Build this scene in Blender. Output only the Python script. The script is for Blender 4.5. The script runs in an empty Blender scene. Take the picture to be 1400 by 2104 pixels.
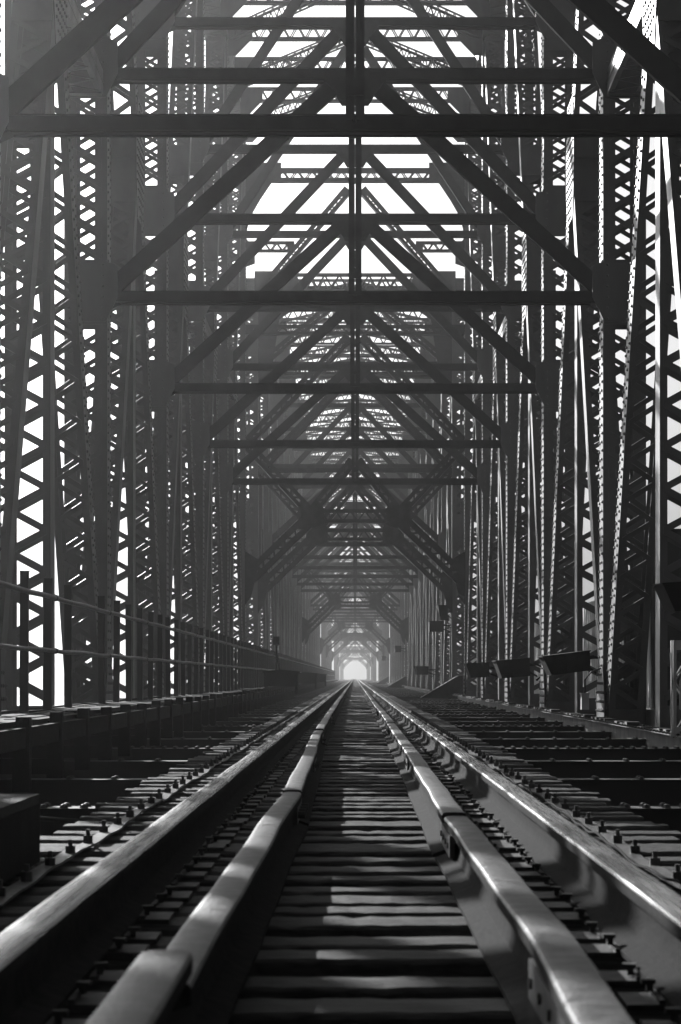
import bpy, math, random
from mathutils import Vector, Matrix
random.seed(7)
R = math.radians
sc = bpy.context.scene
col = sc.collection

# ------------------------------------------------------------------ camera, sky, sun, exposure
CAMZ = 0.55                                   # camera is half a metre above the rail head (rail head = z 0)
cam_d = bpy.data.cameras.new('camera')
cam = bpy.data.objects.new('camera', cam_d); col.objects.link(cam)
cam.location = (0, 0, CAMZ); cam.rotation_euler = (R(90), 0, 0)
cam_d.lens = 70; cam_d.sensor_width = 24; cam_d.sensor_fit = 'HORIZONTAL'
cam_d.shift_x = -30/1400; cam_d.shift_y = 340/1400
cam_d.clip_start = 0.05; cam_d.clip_end = 5000
cam_d.dof.use_dof = True; cam_d.dof.focus_distance = 34; cam_d.dof.aperture_fstop = 8
sc.camera = cam

SUN_AZ, SUN_EL = 24.0, 20.0                   # degrees to the left of straight ahead, above the horizon
world = bpy.data.worlds.new('World'); sc.world = world; world.use_nodes = True
nt = world.node_tree; nt.nodes.clear()
sky = nt.nodes.new('ShaderNodeTexSky'); sky.sky_type = 'NISHITA'; sky.sun_disc = False
sky.sun_elevation = R(SUN_EL); sky.sun_rotation = R(-SUN_AZ)
sky.dust_density = 8; sky.air_density = 0.6      # a dusty, hazy morning: bright towards the sun, dim behind
bw = nt.nodes.new('ShaderNodeRGBToBW'); bg = nt.nodes.new('ShaderNodeBackground'); out = nt.nodes.new('ShaderNodeOutputWorld')
nt.links.new(sky.outputs[0], bw.inputs[0]); nt.links.new(bw.outputs[0], bg.inputs[0]); nt.links.new(bg.outputs[0], out.inputs[0])
bg.inputs[1].default_value = 0.05
sun_d = bpy.data.lights.new('sun', 'SUN'); sun = bpy.data.objects.new('sun', sun_d); col.objects.link(sun)
sun_d.energy = 5.0; sun_d.angle = R(0.5); sun_d.color = (1, 1, 1)
sdir = Vector((-math.sin(R(SUN_AZ))*math.cos(R(SUN_EL)), math.cos(R(SUN_AZ))*math.cos(R(SUN_EL)), math.sin(R(SUN_EL))))
sun.rotation_euler = sdir.to_track_quat('Z', 'Y').to_euler()
sun.location = (-30, 60, 60)
vs = sc.view_settings
vs.view_transform = 'Standard'; vs.look = 'None'; vs.gamma = 1; vs.exposure = 0.85
sc.cycles.use_denoising = True
sc.cycles.max_bounces = 4; sc.cycles.diffuse_bounces = 2; sc.cycles.glossy_bounces = 2; sc.cycles.volume_bounces = 0
sc.cycles.transparent_max_bounces = 4; sc.cycles.sample_clamp_indirect = 4

# ------------------------------------------------------------------ materials (the photograph is black and white: greys only)
def mat(name, base, rough, metal=0.0, var=0.25, scale=6.0, bump=0.0, bscale=40.0, stretch=(1, 1, 1), rvar=0.1, spec=0.5):
    m = bpy.data.materials.new(name); m.use_nodes = True
    n = m.node_tree; b = n.nodes['Principled BSDF']; L = n.links.new
    tc = n.nodes.new('ShaderNodeTexCoord'); mp = n.nodes.new('ShaderNodeMapping'); mp.inputs['Scale'].default_value = stretch
    L(tc.outputs['Object'], mp.inputs[0])
    no = n.nodes.new('ShaderNodeTexNoise'); no.inputs['Scale'].default_value = scale; no.inputs['Detail'].default_value = 6
    L(mp.outputs[0], no.inputs['Vector'])
    r = n.nodes.new('ShaderNodeMapRange'); r.inputs[1].default_value = 0.3; r.inputs[2].default_value = 0.7
    r.inputs[3].default_value = base*(1-var); r.inputs[4].default_value = base*(1+var)
    L(no.outputs[0], r.inputs[0]); L(r.outputs[0], b.inputs['Base Color'])
    r2 = n.nodes.new('ShaderNodeMapRange'); r2.inputs[1].default_value = 0.3; r2.inputs[2].default_value = 0.7
    r2.inputs[3].default_value = max(0.05, rough-rvar); r2.inputs[4].default_value = min(1, rough+rvar)
    L(no.outputs[0], r2.inputs[0]); L(r2.outputs[0], b.inputs['Roughness'])
    b.inputs['Metallic'].default_value = metal; b.inputs['Specular IOR Level'].default_value = spec
    if bump:
        n2 = n.nodes.new('ShaderNodeTexNoise'); n2.inputs['Scale'].default_value = bscale; n2.inputs['Detail'].default_value = 5
        L(mp.outputs[0], n2.inputs['Vector'])
        bp = n.nodes.new('ShaderNodeBump'); bp.inputs['Strength'].default_value = bump; bp.inputs['Distance'].default_value = 0.01
        L(n2.outputs[0], bp.inputs['Height']); L(bp.outputs[0], b.inputs['Normal'])
    return m
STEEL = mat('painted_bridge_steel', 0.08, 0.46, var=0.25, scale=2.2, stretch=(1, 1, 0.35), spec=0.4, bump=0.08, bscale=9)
SWAY = mat('shaded_sway_frame_steel', 0.03, 0.75, var=0.3, scale=3, spec=0.15, bump=0.1, bscale=9)  # darker copy of the bridge steel: shade on the frames put into the colour
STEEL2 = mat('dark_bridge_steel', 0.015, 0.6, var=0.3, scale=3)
RAIL = mat('rail_steel', 0.40, 0.27, metal=0.9, var=0.18, scale=5, stretch=(22, 0.4, 4), bump=0.04, bscale=22, rvar=0.08)
RUST = mat('dark_rust', 0.02, 0.85, metal=0.0, rvar=0.05, spec=0.03, var=0.5, scale=18, bump=0.4, bscale=60)
GUARD = mat('rusty_guard_rail_steel', 0.07, 0.46, metal=0.3, var=0.5, scale=16, bump=0.3, bscale=110, rvar=0.12, spec=0.3)
TIE = mat('weathered_tie_timber', 0.05, 0.68, var=0.65, scale=7, stretch=(0.6, 12, 3), bump=1.0, bscale=14, rvar=0.12, spec=0.12)
PLANK = mat('walkway_timber', 0.03, 0.7, var=0.5, scale=5, stretch=(4, 1.2, 3), bump=0.8, bscale=30, spec=0.08)
IRON = mat('cast_iron', 0.03, 0.6, metal=0.2, var=0.4, scale=20, bump=0.3)
SHADE = mat('shade_black', 0.01, 0.85, var=0.5, scale=6, spec=0.1, bump=0.4)  # near-black: shade on walkway edges, box sides and end shoes put into the colour
PIPE = mat('galvanised_pipe', 0.10, 0.45, metal=0.5, var=0.25, scale=8)
PANEL = mat('black_equipment_paint', 0.012, 0.8, var=0.4, scale=5, spec=0.12, bump=0.15)
CONC = mat('pale_concrete', 0.45, 0.8, var=0.15, scale=2, bump=0.2)
SHEET = mat('pale_corrugated_sheet', 0.5, 0.5, var=0.15, scale=1.2, stretch=(1, 1, 0.2))
UNDER = mat('black_underfloor_sheet', 0.012, 0.75, var=0.4, scale=2, spec=0.15)  # near-black colour stands for the shade below the floor

# ------------------------------------------------------------------ mesh helpers
class MB:
    def __init__(s): s.v = []; s.f = []
    def beam(s, a, b, wd, w, td, t):
        a = Vector(a); b = Vector(b); W = Vector(wd).normalized()*(w/2); T = Vector(td).normalized()*(t/2)
        k = len(s.v)
        for p in (a, b):
            s.v += [p-W-T, p+W-T, p+W+T, p-W+T]
        s.f += [(k, k+3, k+2, k+1), (k+4, k+5, k+6, k+7), (k, k+1, k+5, k+4), (k+1, k+2, k+6, k+5), (k+2, k+3, k+7, k+6), (k+3, k, k+4, k+7)]
    def box(s, x0, x1, y0, y1, z0, z1):
        s.beam(((x0+x1)/2, (y0+y1)/2, z0), ((x0+x1)/2, (y0+y1)/2, z1), (1, 0, 0), abs(x1-x0), (0, 1, 0), abs(y1-y0))
    def prism(s, pts, n, t):                  # polygon pts (3d) extruded by t along n
        n = Vector(n)*t; k = len(s.v); m = len(pts)
        s.v += [Vector(p) for p in pts] + [Vector(p)+n for p in pts]
        s.f += [tuple(range(k, k+m))[::-1], tuple(range(k+m, k+2*m))]
        for i in range(m):
            j = (i+1) % m; s.f.append((k+i, k+j, k+m+j, k+m+i))
    def tube(s, pts, r, n=8):
        pts = [Vector(p) for p in pts]; k0 = len(s.v)
        for i, p in enumerate(pts):
            d = (pts[min(i+1, len(pts)-1)]-pts[max(i-1, 0)]).normalized()
            up = Vector((0, 0, 1)) if abs(d.z) < 0.9 else Vector((1, 0, 0))
            u = d.cross(up).normalized(); w = u.cross(d)
            for q in range(n):
                a = 2*math.pi*q/n; s.v.append(p+u*(r*math.cos(a))+w*(r*math.sin(a)))
        for i in range(len(pts)-1):
            for q in range(n):
                a = k0+i*n+q; b = k0+i*n+(q+1) % n; s.f.append((a, b, b+n, a+n))
        s.f.append(tuple(range(k0, k0+n))[::-1]); s.f.append(tuple(range(len(s.v)-n, len(s.v))))
    def rivet(s, p, n, r=0.031, h=0.03):     # domed head: two rings and a tip
        p = Vector(p); n = Vector(n).normalized(); up = Vector((0, 0, 1)) if abs(n.z) < 0.9 else Vector((0, 1, 0))
        u = n.cross(up).normalized(); w = n.cross(u); k = len(s.v)
        for rr, hh in ((r, 0), (r*0.75, h*0.75)):
            for q in range(6):
                a = q*math.pi/3; s.v.append(p+u*(rr*math.cos(a))+w*(rr*math.sin(a))+n*hh)
        s.v.append(p+n*h)
        for q in range(6):
            j = (q+1) % 6
            s.f.append((k+q, k+j, k+6+j, k+6+q)); s.f.append((k+6+q, k+6+j, k+12))
    def mesh(s, name, m, smooth=False):
        me = bpy.data.meshes.new(name); me.from_pydata([tuple(v) for v in s.v], [], s.f); me.update()
        me.materials.append(m)
        if smooth:
            me.polygons.foreach_set('use_smooth', [True]*len(me.polygons))
        return me
def put(name, me, parent=None, loc=(0, 0, 0), mirror=False):
    o = bpy.data.objects.new(name, me); col.objects.link(o); o.location = loc
    if mirror: o.scale = (-1, 1, 1)
    if parent: o.parent = parent
    return o
def empty(name, loc=(0, 0, 0), parent=None):
    o = bpy.data.objects.new(name, None); col.objects.link(o); o.location = loc; o.empty_display_size = 0.3
    if parent: o.parent = parent
    return o
def tag(o, label, cat, group=None):
    o['label'] = label; o['category'] = cat
    if group: o['group'] = group
    return o

def laced(mb, a, b, U, W, V, D, fl, style='V', pitch=0.65, bw=0.12, solid=(), web=True, bars_sides=False, t=0.02, ends=0.3, rivets=False, front=True, back=True):
    """Built-up riveted member from a to b. Laced faces look along +-V (distance D apart) and are W wide along U; webs lie in the two U faces."""
    a = Vector(a); b = Vector(b); L = (b-a).length; d = (b-a)/L
    U = Vector(U).normalized(); V = Vector(V).normalized()
    P = lambda s, u, v: a+d*s+U*u+V*v
    for su in (-1, 1):
        if web:
            mb.beam(P(0, su*(W/2-t/2), 0), P(L, su*(W/2-t/2), 0), U, t, V, D)
        for sv in (-1, 1):
            mb.beam(P(0, su*(W/2-fl/2), sv*(D/2+t/2)), P(L, su*(W/2-fl/2), sv*(D/2+t/2)), U, fl, V, t)
            if not web:
                mb.beam(P(0, su*(W/2-t/2), sv*(D/2-fl/2)), P(L, su*(W/2-t/2), sv*(D/2-fl/2)), U, t, V, fl)
    iv = [(0, ends), (L-ends, L)] + list(solid); iv.sort()
    sides = ([1] if front else [])+([-1] if back else [])
    for sv in sides:
        for (s0, s1) in iv:
            mb.beam(P(max(0, s0), 0, sv*(D/2+t*1.5)), P(min(L, s1), 0, sv*(D/2+t*1.5)), U, W-0.03, V, t)
        o = W/2-fl*0.45
        def ok(s0, s1):
            m = (s0+s1)/2
            return not any(q0 < m < q1 for q0, q1 in iv)
        if style == 'V':
            h = pitch/2; s = 0; sg = 1
            while s+h <= L:
                if ok(s, s+h): mb.beam(P(s, -o*sg, sv*(D/2+t*1.3)), P(s+h, o*sg, sv*(D/2+t*1.3)), d, bw, V, 0.013)
                s += h; sg = -sg
        else:
            s = 0
            while s+pitch <= L:
                if ok(s, s+pitch):
                    mb.beam(P(s, -o, sv*(D/2+t*1.3)), P(s+pitch*0.8, o, sv*(D/2+t*1.3)), d, bw, V, 0.012)
                    mb.beam(P(s, o, sv*(D/2+t*1.3+0.013)), P(s+pitch*0.8, -o, sv*(D/2+t*1.3+0.013)), d, bw, V, 0.012)
                s += pitch
    if bars_sides:                            # lacing on the U faces too
        h = pitch/2
        for su in (-1, 1):
            s = 0; sg = 1; o = D/2-fl*0.4
            while s+h <= L:
                mb.beam(P(s, su*(W/2+0.007), -o*sg), P(s+h, su*(W/2+0.007), o*sg), d, bw, U, 0.013); s += h; sg = -sg
    if rivets:
        for su in (-1,):
            s = 0.1; k = 0
            while s < L-0.05:
                for sv in (-1, 1):
                    v = sv*(D/2-(0.055 if (k+sv) % 2 else 0.11))
                    mb.rivet(P(s, su*W/2, v), U*su)
                s += 0.16; k += 1

# ------------------------------------------------------------------ dimensions
P0 = 11.6                                     # panel length
XI, XO = 4.6, 5.4                             # inner and outer face of the trusses
XC, XW = 5.0, 0.8
LEV = [7.0, 11.15, 15.95]                     # undersides of the sway struts above the camera
up = lambda h: h+CAMZ

# ------------------------------------------------------------------ setting: river, dark sheet under the floor
def plane(name, x0, x1, y0, y1, z, m):
    me = bpy.data.meshes.new(name); me.from_pydata([(x0, y0, z), (x1, y0, z), (x1, y1, z), (x0, y1, z)], [], [(0, 1, 2, 3)]); me.materials.append(m)
    o = put(name, me); o['kind'] = 'structure'; return o
WATER = mat('river_water', 0.04, 0.16, var=0.2, scale=0.3, bump=0.5, bscale=0.9, rvar=0.04)
plane('river', -600, 600, -120, 1500, -13, WATER)

# ------------------------------------------------------------------ member meshes
def member_meshes(tall, pl):
    """Meshes of one kind of truss; tall = the near span. pl = panel length. Side members are built for the right-hand side."""
    M = {}
    top = up(23.0) if tall else up(18.3)
    base = -0.45
    S = lambda h: up(h)-base                  # height above the camera -> distance along the member
    rv = tall
    mb = MB(); iv = [(0, 0.7), (S(6.55), S(7.75)), (S(10.9), S(12.0)), (S(15.3), S(16.8))]
    laced(mb, (XC, 0, base), (XC, 0, top), (1, 0, 0), XW, (0, 1, 0), 0.5, 0.23, 'X', 0.44, 0.10, iv, rivets=rv)
    M['post'] = mb.mesh('post', STEEL)
    mb = MB(); zc = (-0.2+top)/2; iv = [(0, 0.55), (S(8.4), S(12))]
    laced(mb, (5.13, 0, base), (5.13, 0, zc), (1, 0, 0), 0.72, (0, 1, 0), 0.42, 0.12, 'V', 0.66, 0.12, iv)
    M['hanger'] = mb.mesh('hanger', STEEL)
    for nm, sgn, dep, rr in (('diagonal_riveted', -1, 0.46, rv), ('diagonal_plain', 1, 0.34, False)):
        a = Vector((4.98, sgn*0.3, -0.2)); b = Vector((4.98, sgn*(pl-0.4), top))
        d = (b-a).normalized(); n = Vector((1, 0, 0)).cross(d)
        mb = MB(); Ld = (b-a).length; laced(mb, a, b, (1, 0, 0), 0.64, n, dep, 0.12, 'V', 0.72, 0.11, [(Ld/2-1.2, Ld/2+1.0), (Ld*0.62, Ld*0.66)], rivets=rr)
        M[nm] = mb.mesh('diagonal', STEEL)
        mb = MB(); laced(mb, a, a+d*(Ld/2), (1, 0, 0), 0.64, n, dep, 0.12, 'V', 0.72, 0.11, [(Ld/2-1.2, Ld)], rivets=rr)
        M['half_'+nm] = mb.mesh('diagonal', STEEL)
    # chords, one panel long each
    mb = MB(); laced(mb, (XC, 0, top+0.35), (XC, pl, top+0.35), (1, 0, 0), 0.84, (0, 0, 1), 0.62, 0.2, 'V', 0.8, 0.1, (), back=True, front=False); mb.box(XC-0.44, XC+0.44, 0, pl, top+0.69, top+0.71)
    M['top_chord'] = mb.mesh('top_chord', STEEL)
    mb = MB(); laced(mb, (XC, 0, -0.85), (XC, pl, -0.85), (1, 0, 0), 0.86, (0, 0, 1), 0.62, 0.2, 'V', 0.8, 0.1, ())
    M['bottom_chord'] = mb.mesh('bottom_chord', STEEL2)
    # joint plates in the plane of the truss
    mb = MB()
    def plate_yz(mb, x, pts, th=0.016, rows=True):
        mb.prism([(x, p, q) for p, q in pts], (-1, 0, 0), th)
        if rows and tall:
            ys = [p for p, q in pts]; zs = [q for p, q in pts]
            y = min(ys)+0.09
            while y < max(ys)-0.05:
                z = min(zs)+0.09
                while z < max(zs)-0.05:
                    f = abs(y)/max(1e-3, max(abs(min(ys)), max(ys))); g = abs(z-(min(zs)+max(zs))/2)/((max(zs)-min(zs))/2)
                    if f+g < 1.35: mb.rivet((x-th, y, z), (-1, 0, 0))
                    z += 0.17
                y += 0.17
    plate_yz(mb, XI-0.003, [(-0.5, -0.5), (0.5, -0.5), (0.62, 0.1), (0.35, 0.75), (-0.35, 0.75), (-0.62, 0.1)])
    M['foot_plate'] = mb.mesh('foot_plate', STEEL)
    mb = MB(); zc = (-0.2+top)/2
    plate_yz(mb, 4.655, [(-0.5, zc-1.3), (0.5, zc-1.3), (0.75, zc-0.5), (0.75, zc+0.5), (0.5, zc+1.3), (-0.5, zc+1.3), (-0.75, zc+0.5), (-0.75, zc-0.5)])
    mb.box(5.30, 5.32, -0.7, 0.7, zc-1.2, zc+1.2)
    M['joint_plate'] = mb.mesh('joint_plate', STEEL)
    # longitudinal half strut at mid height
    mb = MB(); laced(mb, (4.98, 0.3, zc-0.1), (4.98, pl/2-0.2, zc-0.1), (1, 0, 0), 0.62, (0, 0, 1), 0.42, 0.1, 'V', 0.7, 0.05, ())
    mb.box(4.655, 4.67, 0.3, pl/2-0.2, zc-0.12, zc-0.085)
    M['mid_strut'] = mb.mesh('mid_strut', STEEL)
    return M, top

def strut_mesh(z):                            # one solid sway strut, underside at height z
    mb = MB()
    mb.box(-4.62, 4.62, -0.13, 0.13, z+0.012, z+0.18)
    mb.box(-4.56, 4.56, -0.16, 0.16, z+0.18, z+0.196); mb.box(-4.50, 4.50, -0.16, 0.16, z-0.008, z+0.012)
    for y in (-0.10, 0.10): mb.box(-4.4, 4.4, y-0.02, y+0.02, z-0.03, z-0.008)
    for sx in (-1, 1):                        # bolted end cleats
        mb.box(sx*4.44, sx*4.70, -0.24, -0.162, z-0.02, z+0.26)
        for k in range(3): mb.rivet((sx*(4.47+0.08*k), -0.2, z-0.03-0.0*k), (0, 0, -1), 0.04, 0.03)
        mb.prism([(sx*4.40, -0.15, z-0.01), (sx*4.72, -0.15, z-0.01), (sx*4.72, -0.15, z-0.16)], (0, 1, 0), 0.3)
    return mb.mesh('strut', SWAY)
def brace_mesh(z0, z1, w=0.31):               # half of the inverted V: post at z0 up to the middle at z1 (right side)
    mb = MB(); a = Vector((4.66, 0, z0+0.16)); b = Vector((0.30, 0, z1-0.02)); d = (b-a).normalized(); n = d.cross(Vector((0, 1, 0)))
    for y in (-0.035, 0.035): mb.beam(a+Vector((0, y, 0)), b+Vector((0, y, 0)), n, w, (0, 1, 0), 0.02)
    for s in (-1, 1): mb.beam(a+n*s*(w/2-0.01), b+n*s*(w/2-0.01), n, 0.02, (0, 1, 0), 0.049)
    return mb.mesh('brace', SWAY)
def corner_plate_mesh(z):                     # plate on the post where strut and brace meet
    mb = MB(); mb.prism([(3.85, -0.20, z+0.27), (4.15, -0.20, z+0.75), (4.55, -0.20, z+0.95), (5.36, -0.20, z+0.95), (5.36, -0.20, z-0.4), (4.6, -0.20, z-0.4), (4.35, -0.20, z)], (0, 1, 0), -0.0)
    mb = MB(); mb.prism([(4.40, -0.315, z+0.05), (4.40, -0.315, z+0.62), (4.62, -0.315, z+0.72), (5.36, -0.315, z+0.72), (5.36, -0.315, z-0.4), (4.62, -0.315, z-0.4)], (0, 1, 0), 0.018)
    for i in range(7):
        for q in range(2): mb.rivet((4.68+0.62*q, -0.315, z-0.35+0.2*i), (0, -1, 0), 0.024, 0.02)
    return mb.mesh('gusset_plate', STEEL)
def apex_plate_mesh(z):                       # plate under the middle of a strut
    mb = MB(); mb.prism([(-0.58, -0.235, z+0.1), (0.58, -0.235, z+0.1), (0.58, -0.235, z-0.05), (0.28, -0.235, z-0.42), (-0.28, -0.235, z-0.42), (-0.58, -0.235, z-0.05)], (0, 1, 0), 0.018)
    mb.prism([(-0.55, 0.235, z+0.1), (0.55, 0.235, z+0.1), (0.25, 0.235, z-0.40), (-0.25, 0.235, z-0.40)], (0, 1, 0), 0.018)
    return mb.mesh('apex_plate', SWAY)
def centre_hanger_mesh(z0, z1):
    mb = MB()
    for sx in (-1, 1):
        mb.box(sx*0.014, sx*0.12, -0.25, -0.268, z0, z1); mb.box(sx*0.014, sx*0.12, 0.25, 0.268, z0, z1)
        mb.box(sx*0.014, sx*0.026, -0.249, 0.249, z0, z1)
    z = z0+0.3
    while z < z1: mb.box(-0.11, 0.11, -0.285, -0.269, z, z+0.2); z += 2.6
    return mb.mesh('centre_hanger', SWAY)
def top_strut_mesh(z):                        # laced strut across the top
    mb = MB(); laced(mb, (-4.6, 0, z), (4.6, 0, z), (0, 0, 1), 0.56, (0, 1, 0), 0.30, 0.075, 'V', 0.56, 0.05, (), web=True, t=0.014, ends=0.5)
    for sx in (-1, 1): mb.prism([(sx*4.6, -0.18, z+0.25), (sx*3.7, -0.18, z+0.25), (sx*3.7, -0.18, z-0.28), (sx*4.3, -0.18, z-0.9), (sx*4.6, -0.18, z-0.9)], (0, 1, 0), -0.014)
    return mb.mesh('top_strut', STEEL)
def top_lateral_mesh(z, pl, s):
    mb = MB(); a = Vector((0.15*s, 0.2, z)); b = Vector((4.4*s, pl/2-0.2, z)); d = (b-a).normalized(); n = d.cross(Vector((0, 0, 1)))
    laced(mb, a+Vector((0, 0, 0.02*s)), b+Vector((0, 0, 0.02*s)), (0, 0, 1), 0.50, n, 0.26+0.02*s, 0.07, 'V', 0.5, 0.05, (), t=0.014, web=False)
    return mb.mesh('top_lateral', STEEL)

def portal_meshes(tall):
    M = []
    a = lambda n, mb: M.append((n, mb.mesh(n, SWAY)))
    Y = (0, 1, 0)
    def lm(mb, p, q, w=0.42, D=0.34, pitch=0.62, y=0.0):
        p = Vector((p[0], y, up(p[1]))); q = Vector((q[0], y, up(q[1]))); n = (q-p).normalized().cross(Vector(Y))
        laced(mb, p, q, n, w, Y, D, w*0.37, 'V', pitch, 0.08, (), t=0.016)
    mb = MB(); laced(mb, (-1.75, 0, up(6.78)), (1.75, 0, up(6.78)), (0, 0, 1), 0.56, Y, 0.34, 0.14, 'V', 0.62, 0.06, (), t=0.016); a('portal_strut', mb)
    for s in (-1, 1):
        mb = MB(); lm(mb, (1.95*s, 6.6), (4.65*s, 4.0), 0.62); a('knee_brace', mb)
        mb = MB(); lm(mb, (1.95*s, 7.0), (4.65*s, 9.9), 0.42); a('portal_brace', mb)
        mb = MB(); lm(mb, (1.7*s, 7.1), (0.1*s, 9.1), 0.42); a('portal_brace', mb)
        mb = MB(); lm(mb, (4.5*s, 9.9), (0.25*s, 14.3), 0.42, y=0.02); a('portal_brace', mb)
        mb = MB(); mb.prism([(s*x, -0.22, up(z)) for x, z in ((1.3, 6.45), (1.3, 7.1), (1.5, 7.35), (1.9, 7.2), (2.25, 7.35), (2.4, 7.15), (2.25, 6.85), (2.4, 6.4), (2.2, 6.2), (1.7, 6.3))], Y, 0.018)
        mb.prism([(s*x, 0.22, up(z)) for x, z in ((1.3, 6.45), (1.3, 7.1), (1.5, 7.35), (1.9, 7.2), (2.25, 7.35), (2.4, 6.4), (2.2, 6.2), (1.7, 6.3))], Y, 0.018); a('portal_gusset', mb)
        mb = MB(); mb.prism([(s*x, -0.33, up(z)) for x, z in ((4.0, 4.9), (4.62, 5.3), (4.62, 3.0), (4.35, 3.4), (4.15, 4.2))], Y, 0.02); a('portal_gusset', mb)
        if tall:
            mb = MB(); lm(mb, (4.5*s, 15.6), (0.3*s, 20.5), 0.36, y=0.02); a('portal_brace', mb)
            mb = MB(); laced(mb, (4.55*s, 0, up(18.1)), (2.55*s, 0, up(18.1)), (0, 0, 1), 0.42, Y, 0.3, 0.08, 'V', 0.5, 0.06, (), t=0.014); a('portal_strut', mb)
            mb = MB(); mb.prism([(s*x, -0.2, up(z)) for x, z in ((4.62, 17.2), (4.2, 17.35), (4.2, 17.9), (4.62, 18.5))], Y, 0.02); a('portal_gusset', mb)
            mb = MB(); mb.prism([(s*x, -0.2, up(z)) for x, z in ((4.62, 18.4), (4.4, 19.3), (4.0, 20.0), (3.5, 20.75), (3.1, 20.95), (3.1, 21.6), (4.62, 21.6))], Y, 0.02); a('portal_gusset', mb)
        else:
            mb = MB(); mb.prism([(s*x, -0.2, up(z)) for x, z in ((4.78, 13.2), (4.2, 13.6), (3.9, 15.0), (3.6, 17.0), (2.7, 17.6), (2.7, 18.75), (2.75, 19.3), (4.78, 19.3))], Y, 0.03); a('portal_gusset', mb)
    if tall:
        mb = MB(); laced(mb, (-4.6, 0, up(21.1)), (4.6, 0, up(21.1)), (0, 0, 1), 0.56, Y, 0.36, 0.15, 'V', 0.62, 0.06, (), t=0.016); a('portal_strut', mb)
        mb = MB(); laced(mb, (-4.6, 0, up(14.6)), (4.6, 0, up(14.6)), (0, 0, 1), 0.4, Y, 0.36, 0.1, 'V', 0.62, 0.06, (), t=0.016); a('portal_strut', mb)
    else:
        mb = MB(); laced(mb, (-4.6, 0, up(18.85)), (4.6, 0, up(18.85)), (0, 0, 1), 0.72, Y, 0.30, 0.12, 'V', 0.7, 0.06, (), t=0.016); a('portal_strut', mb)
        mb = MB(); laced(mb, (-4.6, 0, up(14.7)), (4.6, 0, up(14.7)), (0, 0, 1), 0.6, Y, 0.36, 0.12, 'V', 0.62, 0.06, (), t=0.016); a('portal_strut', mb)
        for s in (-1, 1):
            mb = MB(); lm(mb, (4.5*s, 14.9), (0.25*s, 18.4), 0.36, y=0.02); a('portal_brace', mb)
    mb = MB(); mb.box(-4.6, 4.6, -0.15, 0.15, up(9.75), up(9.95)); a('portal_strut', mb)
    return M

STR = {h: strut_mesh(up(h)) for h in LEV}
BR = {(a, b): brace_mesh(up(a), up(b)) for a, b in ((LEV[0], LEV[1]), (LEV[1], LEV[2]))}
COR = {h: corner_plate_mesh(up(h)) for h in LEV}
APX = {h: apex_plate_mesh(up(h)) for h in LEV}
CRB = MB()                                    # floor pieces
def floor_beam_mesh(deep):
    mb = MB(); h = 1.15 if deep else 0.5
    z = -0.36
    mb.box(-4.5, 4.5, -0.01, 0.01, z-h, z-0.014)
    mb.box(-4.5, 4.5, -0.13, 0.13, z-0.014, z); mb.box(-4.5, 4.5, -0.13, 0.13, z-h-0.014, z-h)
    for s in (-1, 1):
        k = 1.75
        while k < 4.4: mb.rivet((s*k, -0.08, z), (0, 0, 1)); mb.rivet((s*k, 0.08, z), (0, 0, 1)); k += 0.14 if deep else 0.4
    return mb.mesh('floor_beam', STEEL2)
FBD, FBS = floor_beam_mesh(True), floor_beam_mesh(False)

def build_span(name, y0, pl, n, tall, label, far=0):
    M, top = MM[tall]
    root = tag(empty(name, (0, y0, 0)), label, 'truss bridge', 'truss spans of the railway bridge')
    ph = PORT[tall]
    mid = 10 if tall else 4
    for k in range(n+1):
        y = k*pl
        for mir in (False, True):
            put('post', M['post'], root, (0, y, 0), mir); put('foot_plate', M['foot_plate'], root, (0, y, 0), mir)
            if k < n:
                if far < 2:  # side members left out of far spans so more sun lights the haze
                    put('hanger', M['hanger'], root, (0, y+pl/2, 0), mir); put('joint_plate', M['joint_plate'], root, (0, y+pl/2, 0), mir)
                if far < 2 and not (tall and mir and k == 6): put('diagonal', M[('half_' if k < mid else '')+'diagonal_plain'], root, (0, y, 0), mir)
                if far < 2 and not (tall and mir and k in (6, 7)):     # walkway-side diagonals here left out so sun reaches the track
                    put('diagonal', M[('half_' if k >= mid else '')+'diagonal_riveted'], root, (0, y+pl, 0), mir)
                put('top_chord', M['top_chord'], root, (0, y, 0), mir); put('bottom_chord', M['bottom_chord'], root, (0, y, 0), mir)
                if tall and k in (8, 11, 12):
                    o = put('middle_strut', M['mid_strut'], root, (0, y+(pl/2 if k == 8 else 0), 0), mir)
        fr = empty('sway_frame', (0, y, 0), root)
        if k in (0, n):
            fr.name = 'portal_frame'
            for nm, me in ph: put(nm, me, fr)
        else:
            levels = LEV if tall else LEV
            for i, h in enumerate(levels):
                put('strut', STR[h], fr); put('apex_plate', APX[h], fr) if i else None
                for mir in (False, True):
                    put('gusset_plate', COR[h], fr, mirror=mir)
                    if i < 2: put('brace', BR[(levels[i], levels[i+1])], fr, mirror=mir)
                    elif tall: put('brace', BRT, fr, mirror=mir)
            put('centre_hanger', CH[tall], fr)
        put('top_strut', TS[tall], root, (0, y, 0))
        if k < n:
            if far < 2: put('top_strut', TS[tall], root, (0, y+pl/3, 0)); put('top_strut', TS[tall], root, (0, y+pl*2/3, 0))
            for s in (0, 1) if far < 2 else ():
                put('top_lateral', TL[tall][s], root, (0, y, 0)); put('top_lateral', TL[tall][s], root, (0, y+pl/2, 0))
            for q in range(3): put('floor_beam', FBD if q == 0 else FBS, root, (0, y+q*pl/3, 0))
            put('curb_beam', EB, root, (0, y, 0)); put('curb_beam', EB, root, (0, y, 0), True)
            put('stringer', SG, root, (0, y, 0)); put('underfloor_sheet', DP, root, (0, y, 0))
    return root
MM = {True: member_meshes(True, P0), False: member_meshes(False, P0*0.97)}
PORT = {True: portal_meshes(True), False: portal_meshes(False)}
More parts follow.
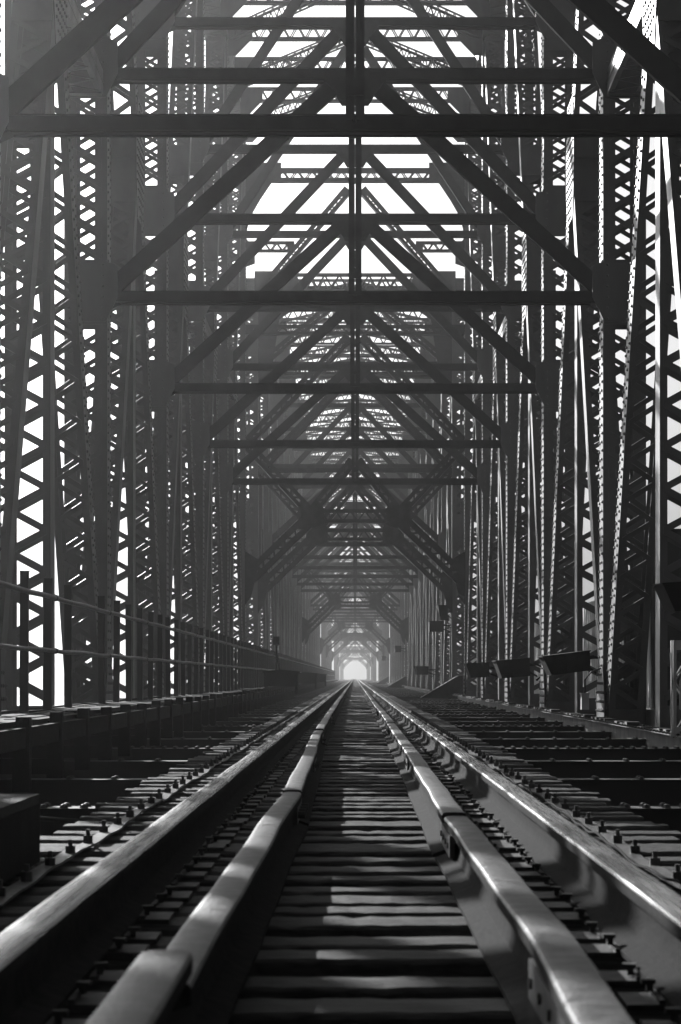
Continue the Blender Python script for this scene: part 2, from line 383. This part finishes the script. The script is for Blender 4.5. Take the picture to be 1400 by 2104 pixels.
BRT = brace_mesh(up(LEV[2]), MM[True][1]-0.2)
CH = {True: centre_hanger_mesh(up(LEV[0])+0.1, MM[True][1]+0.1), False: centre_hanger_mesh(up(LEV[0])+0.1, MM[False][1]+0.1)}
TS = {t: top_strut_mesh(MM[t][1]+0.35) for t in (True, False)}
TL = {t: [top_lateral_mesh(MM[t][1]+0.3, P0*(1 if t else 0.97), s) for s in (1, -1)] for t in (True, False)}
mb = MB(); mb.box(4.28, 4.30, 0, P0, -0.55, -0.20); mb.box(4.06, 4.36, 0, P0, -0.20, -0.185)
k = 0.1
while k < P0:
    mb.rivet((4.07, k, -0.185), (0, 0, 1), 0.03, 0.03); mb.rivet((4.31, k, -0.185), (0, 0, 1), 0.03, 0.03)
    if random.random() < 0.35: mb.box(4.1, 4.3, k, k+0.25, -0.185, -0.185+0.02+0.05*random.random())
    k += 0.29
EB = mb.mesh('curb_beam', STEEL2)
mb = MB()
for s in (-1, 1): mb.box(s*0.8-0.15, s*0.8+0.15, 0.02, P0*0.97-0.02, -0.45, -0.43); mb.box(s*0.8-0.01, s*0.8+0.01, 0.02, P0*0.97-0.02, -1.2, -0.45)
SG = mb.mesh('stringer', STEEL2)
mb = MB(); mb.box(-4.5, 4.5, 0.0, P0, -1.62, -1.60); DP = mb.mesh('underfloor_sheet', UNDER)  # added dark sheet: keeps the depth below black and hides the bright river

ordn = ['nearest tall span of riveted lattice trusses, with the camera standing under it', 'second riveted truss span, beyond the first double portal', 'third riveted truss span, pale in the haze',
        'fourth riveted truss span, fading in the haze', 'fifth riveted truss span, faint in bright haze', 'last riveted truss span, at the bright far opening']
build_span('truss_span', (0.2-6)*P0, P0, 13, True, ordn[0])
GAP = [0, 0, 40, 140, 260, 260]      # gaps added between the far trusses so the haze there gets brighter
for n in range(5):
    build_span('truss_span', (8.15+7.75*n)*P0+GAP[n], P0*0.97, 7, False, ordn[n+1], n+1)

# ------------------------------------------------------------------ track
RT = 0.0; TIE_TOP = -0.185
XT = 0.02
PROF = [(-0.07, 0), (0.07, 0), (0.07, 0.012), (0.018, 0.035), (0.010, 0.07), (0.012, 0.125), (0.040, 0.137), (0.041, 0.167), (0.037, 0.1755), (0.027, 0.179), (0, 0.180),
        (-0.027, 0.179), (-0.037, 0.1755), (-0.041, 0.167), (-0.040, 0.137), (-0.012, 0.125), (-0.010, 0.07), (-0.018, 0.035), (-0.07, 0.012)]
def rail_mesh(name, pts, m, wx=1.0, hh=1.0):
    n = len(PROF); v = []; f = []
    for (x, y, z) in pts:
        for px, pz in PROF: v.append((x+px*wx, y, z-0.18*hh+pz*hh))
    for i in range(len(pts)-1):
        for q in range(n):
            a = i*n+q; b = i*n+(q+1) % n; f.append((a, b, b+n, a+n))
    f.append(tuple(range(n))); f.append(tuple(range(len(v)-n, len(v)))[::-1])
    me = bpy.data.meshes.new(name); me.from_pydata(v, [], f); me.materials.append(m); me.materials.append(RUST)
    me.polygons.foreach_set('use_smooth', [True]*len(me.polygons))
    me.polygons.foreach_set('material_index', [0 if (i < (len(pts)-1)*n and 7 <= i % n <= 12) else 1 for i in range(len(me.polygons))]); me.update()
    try: me.set_sharp_from_angle(angle=R(35))
    except Exception: pass
    return me
def interp(tab, y):
    if y <= tab[0][0]: return tab[0][1]
    for (a, b), (c, d) in zip(tab, tab[1:]):
        if y <= c:
            t = (y-a)/(c-a); t = t*t*(3-2*t); return b+(d-b)*t
    return tab[-1][1]
def ysteps(y0, y1):
    y = y0; L = []
    while y < y1: L.append(y); y += 0.12 if y < 12 else (0.3 if y < 60 else 3.0)
    L.append(y1); return L
def wob(y, s, a): return a*(math.sin(y*1.9+s)+0.6*math.sin(y*4.3+2*s)+0.5*math.sin(y*0.7+3*s))
XL, XR = -0.728, 0.782
GL = [(3.6, -.352), (5.6, -.339), (7.4, -.33), (9.6, -.313), (13, -.33), (20.8, -.385), (30, -.40), (60, -.41)]
GR = [(1, .395), (3.2, .402), (4.3, .424), (6.9, .411), (8.2, .405), (10.6, .412), (17, .434), (24, .44), (60, .44)]
r1 = put('running_rail', rail_mesh('running_rail', [(XL+wob(y, 1, .0012), y, wob(y, 4, .0006)) for y in ysteps(-3, 1100)], RAIL, 1.12)); tag(r1, 'bright worn running rail on the walkway side of the track', 'rail', 'running rails')
r2 = put('running_rail', rail_mesh('running_rail', [(XR+wob(y, 2, .0012), y, wob(y, 5, .0006)) for y in ysteps(-3, 1100)], RAIL, 1.18)); tag(r2, 'bright worn running rail on the side with the black equipment boxes', 'rail', 'running rails')
gl = empty('guard_rail', (0, 0, 0)); tag(gl, 'rough kinked guard rail beside the walkway-side running rail, with a stepped joint', 'rail', 'guard rails')
gr = empty('guard_rail', (0, 0, 0)); tag(gr, 'rough guard rail inside the running rail nearer the black boxes, with a notched joint', 'rail', 'guard rails')
def rail_piece(root, tab, y0, y1, dz, s, wx=1.15, dx=0.0):
    put('rail_length', rail_mesh('rail_length', [(interp(tab, y)+dx+wob(y, s, .002), y, dz+wob(y, s+3, .0014)) for y in ysteps(y0, y1)], GUARD, wx), root)
rail_piece(gl, [(-2, -.33), (3.66, -.345)], -2, 3.62, 0.055, 1, 1.2)
ys = 3.66
for i, L in enumerate([6.1, 5.2, 6.4, 9.3, 11.9, 11.9, 11.9, 40, 60, 100, 200, 200]):
    rail_piece(gl, GL, ys, ys+L-0.03, (-.004, .006, -.008, .004, .01, 0)[i % 6]-0.006, 2+i, 1.15, (0, .004, -.004)[i % 3]); ys += L
ys = -2.0
for i, L in enumerate([5.95, 4.1, 7.2, 9.4, 11.8, 11.8, 40, 60, 100, 200, 200]):
    rail_piece(gr, GR, ys, ys+L-0.02, (.004, -.004, .006, -.006)[i % 4]-0.004, 6+i, 1.2, (0, .004, -.003)[i % 3])
    if i < 5:
        jb = MB(); yy = ys+L; xx = interp(GR, yy)
        for s in (-1, 1):
            jb.beam((xx+s*0.030, yy-0.38, -0.105), (xx+s*0.030, yy+0.38, -0.105), (1, 0, 0), 0.022, (0, 0, 1), 0.085)
            for q in (-0.3, -0.1, 0.1, 0.3):
                jb.tube([(xx+s*0.03, yy+q, -0.105), (xx+s*0.048, yy+q, -0.105)], 0.013, 6)
        put('joint_bar', jb.mesh('joint_bar', IRON), gr)
    ys += L
# joint bars of the kinked guard rail
ys = 3.66
for L in [6.1, 5.2, 6.4, 9.3]:
    ys += L; jb = MB(); xx = interp(GL, ys)
    for s in (-1, 1):
        jb.beam((xx+s*0.030, ys-0.38, -0.105), (xx+s*0.030, ys+0.38, -0.105), (1, 0, 0), 0.022, (0, 0, 1), 0.085)
        for q in (-0.3, -0.1, 0.1, 0.3): jb.tube([(xx+s*0.03, ys+q, -0.105), (xx+s*0.075, ys+q, -0.105)], 0.019, 6)
    put('joint_bar', jb.mesh('joint_bar', IRON), gl)

# ties: a few differing sawn timbers, then copies
def tie_mesh(seed):
    rnd = random.Random(seed); v = []; f = []; N = 60
    hw = 0.102; hh = 0.22
    for i in range(N+1):
        x = -1.5+3.0*i/N
        for (cy, cz) in ((-hw, -hh), (hw, -hh), (hw, -0.012), (hw-0.014, 0.0), (0.0, 0.003), (-hw+0.014, 0.0), (-hw, -0.012)):
            v.append((x, cy+(rnd.uniform(-.007, .003) if rnd.random() < .15 else rnd.uniform(-.003, .003))*(1 if cy > 0 else -1), TIE_TOP+cz+(rnd.uniform(-.006, 0) if rnd.random() < .1 and cz > -.1 else rnd.uniform(-.003, .001))))
    n = 7
    for i in range(N):
        for q in range(n):
            a = i*n+q; b = i*n+(q+1) % n; f.append((a, a+n, b+n, b))
    f.append(tuple(range(n))); f.append(tuple(range(len(v)-n, len(v)))[::-1])
    me = bpy.data.meshes.new('tie'); me.from_pydata(v, [], f); me.materials.append(TIE); me.update(); return me
TM = [tie_mesh(i) for i in range(10)]
pm = MB(); pm.box(-0.17, 0.17, -0.085, 0.085, 0.0, 0.014)
for s in (-1, 1): pm.box(s*0.088-0.008, s*0.088+0.008, -0.08, 0.08, 0.014, 0.024)
PLATE = pm.mesh('tie_plate', IRON)
pm = MB()
pm.box(-0.008, 0.008, -0.008, 0.008, 0.0, 0.022); pm.prism([(-0.020, -0.013, 0.018), (0.013, -0.013, 0.018), (0.013, 0.013, 0.018), (-0.020, 0.013, 0.018)], (0, 0, 1), 0.011)
SPIKE = pm.mesh('spike', IRON)
TP = 0.358; y = 1.35; i = 0; ties = []
rest = MB()
while y < 1000:
    if i < 300:
        rnd = random.Random(i)
        t = put('tie', TM[rnd.randrange(10)], None, (XT+rnd.uniform(-.05, .05), y+rnd.uniform(-.035, .035), rnd.uniform(-.02, .0)))
        t.rotation_euler = (rnd.uniform(-.02, .02), 0, rnd.uniform(-.006, .006)); t.scale = (1, rnd.uniform(.93, 1.12), 1)
        tag(t, 'dark weathered timber tie laid across under the four rails', 'railway tie', 'timber ties under the track')
        if y < 34:
            for xx in (XL, XR, interp(GL, y), interp(GR, y)):
                guard = abs(xx) < 0.5
                if guard: continue
                p = put('tie_plate', PLATE, t, (xx-t.location.x, 0, TIE_TOP-0.0+0.001)); p.scale = (0.8 if guard else 1, 1/t.scale[1], 1)
                if y < 22:
                    for s in (-1, 1):
                        q = put('spike', SPIKE, p, (s*0.10/p.scale[0], rnd.uniform(-.05, .05), 0.012+rnd.uniform(0, .012))); q.rotation_euler = (0, 0, 0 if s < 0 else math.pi)
                        q.rotation_euler.z += rnd.uniform(-.3, .3)+ (math.pi if s < 0 else -math.pi)*0
                        q.scale = (1, 1, 1)
    else:
        rest.box(-1.48, 1.52, y-0.1, y+0.1, TIE_TOP-0.22, TIE_TOP-0.006)
    y += TP; i += 1
o = put('distant_ties', rest.mesh('distant_ties', TIE)); o['kind'] = 'stuff'; o['label'] = 'far timber ties merging under the track in the haze'; o['category'] = 'railway ties'

# spacer straps bolted along the tie ends
def strap(x, dx, label):
    root = empty('tie_spacer_strap', (0, 0, 0)); tag(root, label, 'metal strap', 'straps along the tie ends')
    y = 1.0; L = 5.4; k = 0
    while y < 90:
        mb = MB(); n = int(L/0.18); pr = None
        for q in range(n):
            ya = y+q*L/n; yb = y+(q+1)*L/n
            za = TIE_TOP+0.014+0.004*math.sin(ya*7.7+k); zb = TIE_TOP+0.014+0.004*math.sin(yb*7.7+k)
            xa = x+dx*math.sin(ya*2.1+k); xb = x+dx*math.sin(yb*2.1+k)
            mb.beam((xa, ya, za), (xb, yb, zb), (1, 0, 0), 0.062, (0, 0, 1), 0.010)
        yy = y+0.2
        while yy < y+L and yy < 40:
            mb.tube([(x, yy, TIE_TOP+0.01), (x, yy, TIE_TOP+0.05)], 0.022, 6); mb.tube([(x, yy, TIE_TOP+0.01), (x, yy, TIE_TOP+0.075)], 0.010, 6); yy += 0.358*1.5
        put('bar', mb.mesh('bar', GUARD), root)
        y += L-0.12; k += 1
strap(-1.16, 0.012, 'flat bolted iron strap along the tie ends on the walkway side')
strap(1.14, 0.02, 'buckled bolted iron strap along the tie ends on the side with the black boxes')
# shiny cable on that side
mb = MB(); pts = []
y = 4.5
while y < 15: pts.append((1.05+0.012*math.sin(y*2.1), y, -0.135+0.012*math.sin(y*3.2)+0.006*math.sin(y*9))); y += 0.08
mb.tube(pts, 0.006, 6); tag(put('cable', mb.mesh('cable', RUST, True)), 'thin dark cable lying in waves outside the running rail', 'cable')
def hose(pts, label):
    mb = MB(); mb.tube(pts, 0.016, 6); tag(put('cable', mb.mesh('cable', IRON, True)), label, 'cable')
hose([(-1.5, 11.6, -0.3), (-2.2, 12.6, -0.33), (-2.9, 12.2, -0.30)], 'dark cable drooping from the ties to the walkway edge')

# ------------------------------------------------------------------ walkway and fence on the shaded side
wk = empty('walkway', (0, 0, 0)); tag(wk, 'raised timber walkway on stub posts inside the truss, below the pipe fence', 'walkway')
y = 3.0; k = 0
while y < 330:
    L = 3.85 if y < 80 else 11.6
    mb = MB(); rnd = random.Random(k); z = up(-0.385)+rnd.uniform(-.012, .02)
    x = -2.98
    for q in range(5):
        w = 0.135; mb.box(x-w, x, y+rnd.uniform(0, .12), y+L-rnd.uniform(0, .15), z-0.05+rnd.uniform(-.006, .006), z+rnd.uniform(-.006, .006)); x -= w+0.012
    for q in range(int(L/0.5)): mb.box(-3.74, -2.98, y+0.2+q*0.5, y+0.32+q*0.5, z-0.17, z-0.06)
    put('deck_boards', mb.mesh('deck_boards', PLANK), wk); y += L; k += 1
mb = MB(); mb.box(-2.97, -2.87, 3, 330, up(-0.62), up(-0.44)); put('edge_timber', mb.mesh('edge_timber', SHADE), wk)
mb = MB(); mb.box(-3.82, -3.76, 3, 330, up(-0.7), up(-0.36)); put('edge_timber', mb.mesh('edge_timber', SHADE), wk)
BLK = MB(); BLK.box(-2.99, -2.84, -0.06, 0.06, up(-1.0), up(-0.43)); BLK.box(-2.96, -2.84, -0.06, 0.06, up(-0.43), up(-0.345)); BLK = BLK.mesh('stub_post', SHADE)
y = 4083*2.95/624 - 1.93*7
for k in range(100): put('stub_post', BLK, wk, (0, y, random.uniform(-.015, .015))); y += 1.93
mb = MB(); mb.box(-4.6, -2.9, 0, 0.12, up(-0.95), up(-0.80)); CB = mb.mesh('bearer', SHADE)
for k in range(40): put('bearer', CB, wk, (0, 4+k*3.87, 0))

fn = empty('pipe_fence', (0, 0, 0)); tag(fn, 'fence of square posts with two pipe rails along the walkway', 'fence')
mb = MB(); mb.box(-0.045, 0.045, -0.045, 0.045, up(-0.5), up(1.15)); mb.box(-0.05, 0.05, -0.05, 0.05, up(1.15), up(1.158)); FP = mb.mesh('fence_post', STEEL2)
y = 21.6-1.667*9; FX = -3.6
rnd = random.Random(3)
for k in range(100):
    if k != 12: o = put('fence_post', FP, fn, (FX, y, 0)); o.rotation_euler = (rnd.uniform(-.006, .006), rnd.uniform(-.008, .008), rnd.uniform(-.05, .05))
    y += 1.667
mb = MB()
for k in range(110): mb.box(FX-0.045, FX+0.045, y-0.045, y+0.045, up(-0.5), up(1.15)); y += 1.667
o = put('distant_posts', mb.mesh('distant_posts', STEEL2), fn); o['kind'] = 'stuff'
for h, r in ((0.93, 0.03), (0.31, 0.026)):
    mb = MB(); pts = []; y = 5
    while y < 340: pts.append((FX+0.075, y, up(h)+0.006*math.sin(y*1.9+h*9))); y += 0.83 if y < 60 else 5
    mb.tube(pts, r, 8)
    y = 8
    while y < 90: mb.tube([(FX+0.075, y, up(h)+0.006*math.sin(y*1.9+h*9)), (FX+0.075, y+0.12, up(h)+0.006*math.sin(y*1.9+h*9))], r*1.35, 8); y += 5.1
    put('rail', mb.mesh('rail', PIPE, True), fn)

# near timber box by the tie ends
bx = empty('timber_box', (-1.65, 0, 0)); tag(bx, 'low timber trunking lying on the tie ends, sunlit along its top', 'trunking')
mb = MB()
for q in range(4): mb.box(-0.4+0.2*q+0.003, -0.4+0.2*(q+1)-0.003, 1.0, 7.9-0.02*(q % 2), up(-0.50), up(-0.458)-0.004*(q % 2))
put('lid', mb.mesh('lid', PLANK), bx)
mb = MB(); mb.box(0.36, 0.40, 1.0, 7.88, TIE_TOP+0.005, up(-0.502)); mb.box(-0.40, -0.36, 1.0, 7.88, TIE_TOP+0.005, up(-0.502)); mb.box(-0.359, 0.359, 7.84, 7.88, TIE_TOP+0.005, up(-0.502))
put('side_board', mb.mesh('side_board', SHADE), bx)

# ------------------------------------------------------------------ lineside equipment
def locker(x, y, w, l, h, z, label):
    t = tag(empty('equipment_locker', (x, y, z)), label, 'locker', 'equipment lockers by the walkway')
    mb = MB(); mb.box(-w/2, w/2, -l/2, l/2, 0, h-0.05); put('body', mb.mesh('body', PANEL), t)
    mb = MB(); mb.prism([(-w/2-0.04, -l/2-0.04, h-0.05), (w/2+0.04, -l/2-0.04, h-0.05), (w/2+0.04, -l/2-0.04, h), (0, -l/2-0.04, h+0.06), (-w/2-0.04, -l/2-0.04, h)], (0, 1, 0), l+0.08); put('lid', mb.mesh('lid', PANEL), t)
    mb = MB()
    for sx in (-1, 1):
        for sy in (-1, 1): mb.box(sx*(w/2-0.05)-0.03, sx*(w/2-0.05)+0.03, sy*(l/2-0.08)-0.03, sy*(l/2-0.08)+0.03, -0.25, 0)
    put('base', mb.mesh('base', PANEL), t)
locker(-2.45, 66, 1.1, 1.4, 0.5, 0.25, 'long dark locker standing by the walkway, nearest of the three')
locker(-2.45, 98, 1.1, 1.4, 0.5, 0.25, 'dark locker by the walkway, between two others')
locker(-2.45, 130, 1.1, 1.4, 0.5, 0.25, 'dark locker by the walkway, farthest of the three')

def eq_panel(x0, x1, y, h0, h1, tilt, label, slant=0.12):
    z0, z1 = up(h0), up(h1)
    t = tag(empty('equipment_box', ((x0+x1)/2, y, (z0+z1)/2)), label, 'equipment box', 'black boxes bracketed to the truss')
    w = (x1-x0)/2; h = (z1-z0)/2
    mb = MB(); mb.prism([(-w, -0.2, h), (w, -0.2, h), (w-0.02, -0.2, -h), (-w+slant, -0.2, -h)], (0, 1, 0), 0.4)
    mb.prism([(-w-0.02, -0.22, h), (w+0.02, -0.22, h), (w+0.02, -0.22, h+0.025), (-w-0.02, -0.22, h+0.025)], (0, 1, 0), 0.44)
    for q in (-0.5, 0.5): mb.box(w*q-0.03, w*q+0.03, -0.222, -0.2, h-0.14, h-0.02)
    mb.box(-0.02, 0.02, -0.225, -0.2, -h+0.04, -h+0.12)
    b = put('body', mb.mesh('body', PANEL), t)
    mb = MB(); mb.tube([(w*0.8, 0.0, h*0.5), (w+0.25, 0.1, h*0.2), (w+0.55, 0.15, -h*0.5), (w+0.2, 0.1, -h*1.6)], 0.03, 6)
    mb.beam((w-0.01, 0.1, 0.06), (5.0-(x0+x1)/2-0.35, 0.1, 0.06), (0, 0, 1), 0.07, (0, 1, 0), 0.05)
    mb.beam((w-0.01, 0.1, -0.1), (5.0-(x0+x1)/2-0.35, 0.1, -0.25), (0, 0, 1), 0.05, (0, 1, 0), 0.04)
    put('bracket', mb.mesh('bracket', PANEL), t)
    t.rotation_euler = (0, R(-tilt), R(8))
Z = lambda p: p*P0
eq_panel(3.60, 4.55, 23.6, 0.80, 1.12, 4, 'black box bracketed high on the nearest hanger, cut by the picture edge')
eq_panel(3.58, 4.50, 38.2, 0.08, 0.44, 7, 'widest black box, tilted, with a curved conduit at its outer end')
eq_panel(3.55, 4.42, 50.5, 0.00, 0.44, 5, 'black box just beyond the widest tilted one')
eq_panel(3.55, 4.30, 64.0, 0.0, 0.45, 3, 'small black box low on the truss, third along the curb')
eq_panel(3.95, 4.45, 95.5, 2.75, 3.45, 0, 'upper dark cabinet on the first portal post')
eq_panel(3.55, 4.25, 95.9, 2.2, 2.7, 0, 'wider dark cabinet just under another on the first portal post', 0.0)
eq_panel(3.4, 4.2, 114, 0.15, 0.62, 0, 'hazy low dark box near the curb beyond the first portal')
eq_panel(3.6, 4.2, 181, 2.3, 2.85, 0, 'pale grey box at the second pair of portals in the haze', 0.0)
eq_panel(3.6, 4.2, 272, 2.3, 2.9, 0, 'faint grey box at the third pair of portals in the haze', 0.0)

def ramp(y, label):                           # sloping plate end shoes beside the portals
    mb = MB(); mb.prism([(2.75, y, -0.30), (4.3, y, 0.62), (4.5, y, 0.62), (4.5, y, -0.36)], (0, 1, 0), 1.2)
    for k in range(9): mb.rivet((2.85+0.17*k, y+0.1, -0.22+0.1*k), (-0.5, 0, 0.86), 0.03, 0.03)
    tag(put('end_shoe', mb.mesh('end_shoe', SHADE)), label, 'end shoe', 'sloping end shoes at the portals')
ramp(7.15*P0, 'dark sloping steel end shoe at the foot of the first portal'); ramp(14.9*P0, 'hazy sloping end shoe at the second pair of portals')
ramp(22.6*P0, 'faint sloping end shoe at the third pair of portals')

# small laced mast at the picture edge, conduit box and post
mt = tag(empty('laced_mast', (4.15, 25.2, -0.2)), 'short sunlit laced mast with a pale plate, near the nearest hanger', 'mast')
mb = MB(); laced(mb, (0, 0, 0), (0, 0, 1.22), (1, 0, 0), 0.26, (0, 1, 0), 0.2, 0.04, 'V', 0.7, 0.03, (), web=False, bars_sides=True, t=0.012, ends=0.12); put('frame', mb.mesh('frame', CONC), mt)
mb = MB(); mb.prism([(-0.06, -0.13, 0.35), (0.02, -0.13, 0.3), (0.04, -0.13, 0.7), (-0.02, -0.13, 0.85), (-0.05, -0.13, 0.7)], (0, 1, 0), 0.01); put('plate', mb.mesh('plate', CONC), mt)
jb = tag(empty('junction_box', (4.28, 37.0, 0.0)), 'small pale junction box low beside the plain hanger', 'junction box')
mb = MB(); mb.box(-0.07, 0.07, -0.08, 0.08, -0.05, 0.24); put('body', mb.mesh('body', CONC), jb)
mb = MB(); mb.box(-0.085, 0.085, -0.095, 0.095, 0.24, 0.26); put('lid', mb.mesh('lid', CONC), jb)
mb = MB(); mb.tube([(0.0, 0, 0.26), (0.0, 0, 0.5), (0.12, 0, 0.65), (0.3, 0, 0.72)], 0.018, 6); put('conduit', mb.mesh('conduit', IRON), jb)
ps = tag(empty('signal_post', (-3.25, 82, up(-0.36))), 'thin dark signal post with a small lens on the walkway', 'signal')
mb = MB(); mb.tube([(0, 0, 0), (0, 0, 1.7)], 0.05, 8); mb.tube([(0.25, 0, 0), (0.05, 0, 1.3)], 0.03, 6); put('post', mb.mesh('post', PANEL), ps)
mb = MB(); mb.box(-0.13, 0.13, -0.1, 0.1, 1.7, 2.05); mb.tube([(0, -0.10, 1.88), (0, -0.2, 1.88)], 0.08, 10); put('head', mb.mesh('head', PANEL), ps)

# ------------------------------------------------------------------ neighbouring road bridge with a ribbed parapet
rb = tag(empty('road_bridge', (0, 0, 0)), 'pale ribbed screen of a road bridge beyond the sunlit truss', 'bridge')
mb = MB(); y = 18.0; seg = []
pts = []
while y < 420: pts += [(0.0, y), (0.0, y+0.28), (0.09, y+0.32), (0.09, y+0.60)]; y += 0.64
v = []; f = []
for (dx, yy) in pts: v += [(9.0+dx, yy, up(-0.9)), (9.0+dx, yy, up(2.9))]
for i in range(len(pts)-1): f.append((2*i, 2*i+2, 2*i+3, 2*i+1))
k0 = len(v)
for (dx, yy) in pts: v += [(9.012+dx, yy, up(-0.9)), (9.012+dx, yy, up(2.9))]
for i in range(len(pts)-1): f.append((k0+2*i, k0+2*i+1, k0+2*i+3, k0+2*i+2))
me = bpy.data.meshes.new('parapet_screen'); me.from_pydata(v, [], f); me.materials.append(SHEET); put('parapet_screen', me, rb)
mb = MB(); mb.box(8.8, 17, 15, 430, up(-1.5), up(-0.95)); mb.box(9.6, 10.4, 15, 430, up(-3.2), up(-1.5)); mb.box(15.0, 15.8, 15, 430, up(-3.2), up(-1.5)); put('girder', mb.mesh('girder', CONC), rb)
PM = MB(); PM.box(9.4, 16.4, -1.5, 1.5, -13, up(-3.2)); PM = PM.mesh('pier', CONC)
for k in range(6): put('pier', PM, rb, (0, 40+k*78, 0))
cb = tag(empty('relay_cabinet', (5.95, 37, 0)), 'tall dark relay cabinet outside the truss, behind the box on the nearest hanger', 'cabinet')
mb = MB(); mb.box(-0.36, 0.36, -0.6, 0.6, up(-0.6), up(2.62)); put('body', mb.mesh('body', PANEL), cb)
mb = MB(); mb.box(-0.42, 0.42, -0.68, 0.68, up(2.62), up(2.72)); put('lid', mb.mesh('lid', PANEL), cb)
mb = MB(); mb.box(-0.31, 0.31, -0.625, -0.602, up(-0.4), up(2.5)); mb.box(-0.012, 0.012, -0.632, -0.625, up(-0.4), up(2.5)); mb.box(-0.09, -0.06, -0.66, -0.625, up(0.9), up(1.1)); put('door', mb.mesh('door', STEEL2), cb)
mb = MB(); mb.box(-0.5, 0.5, -0.9, 0.9, -13, up(-0.6)); put('base', mb.mesh('base', CONC), cb)
# stone piers under the railway spans
PM = MB(); PM.prism([(-7, -5.5, -13), (7, -5.5, -13), (6.3, -5.0, -2.2), (-6.3, -5.0, -2.2)], (0, 1, 0), 11); PM = PM.mesh('body', CONC)
PN = ['under the first double portal', 'under the second pair of portals', 'under the third pair of portals', 'under the fourth pair of portals', 'under the fifth pair of portals', 'at the far end of the last span']
for n in range(6):
    o = put('bridge_pier', PM, None, (0, (7.68+7.75*n)*P0+GAP[n], 0))
    tag(o, 'pale masonry pier '+PN[n], 'bridge pier', 'piers under the railway bridge')

# ------------------------------------------------------------------ haze
hz = MB(); hz.box(-610, 610, -130, 1510, -14, 26.5)
hm = bpy.data.materials.new('haze'); hm.use_nodes = True; hn = hm.node_tree; hn.nodes.clear()
pv = hn.nodes.new('ShaderNodeVolumePrincipled'); ho = hn.nodes.new('ShaderNodeOutputMaterial')
pv.inputs['Color'].default_value = (0.95, 0.95, 0.95, 1); pv.inputs['Density'].default_value = 0.0007; pv.inputs['Anisotropy'].default_value = 0.9
hn.links.new(pv.outputs[0], ho.inputs['Volume'])
o = put('haze', hz.mesh('haze', hm)); o['kind'] = 'stuff'; o['label'] = 'thin pale haze filling the bridge'
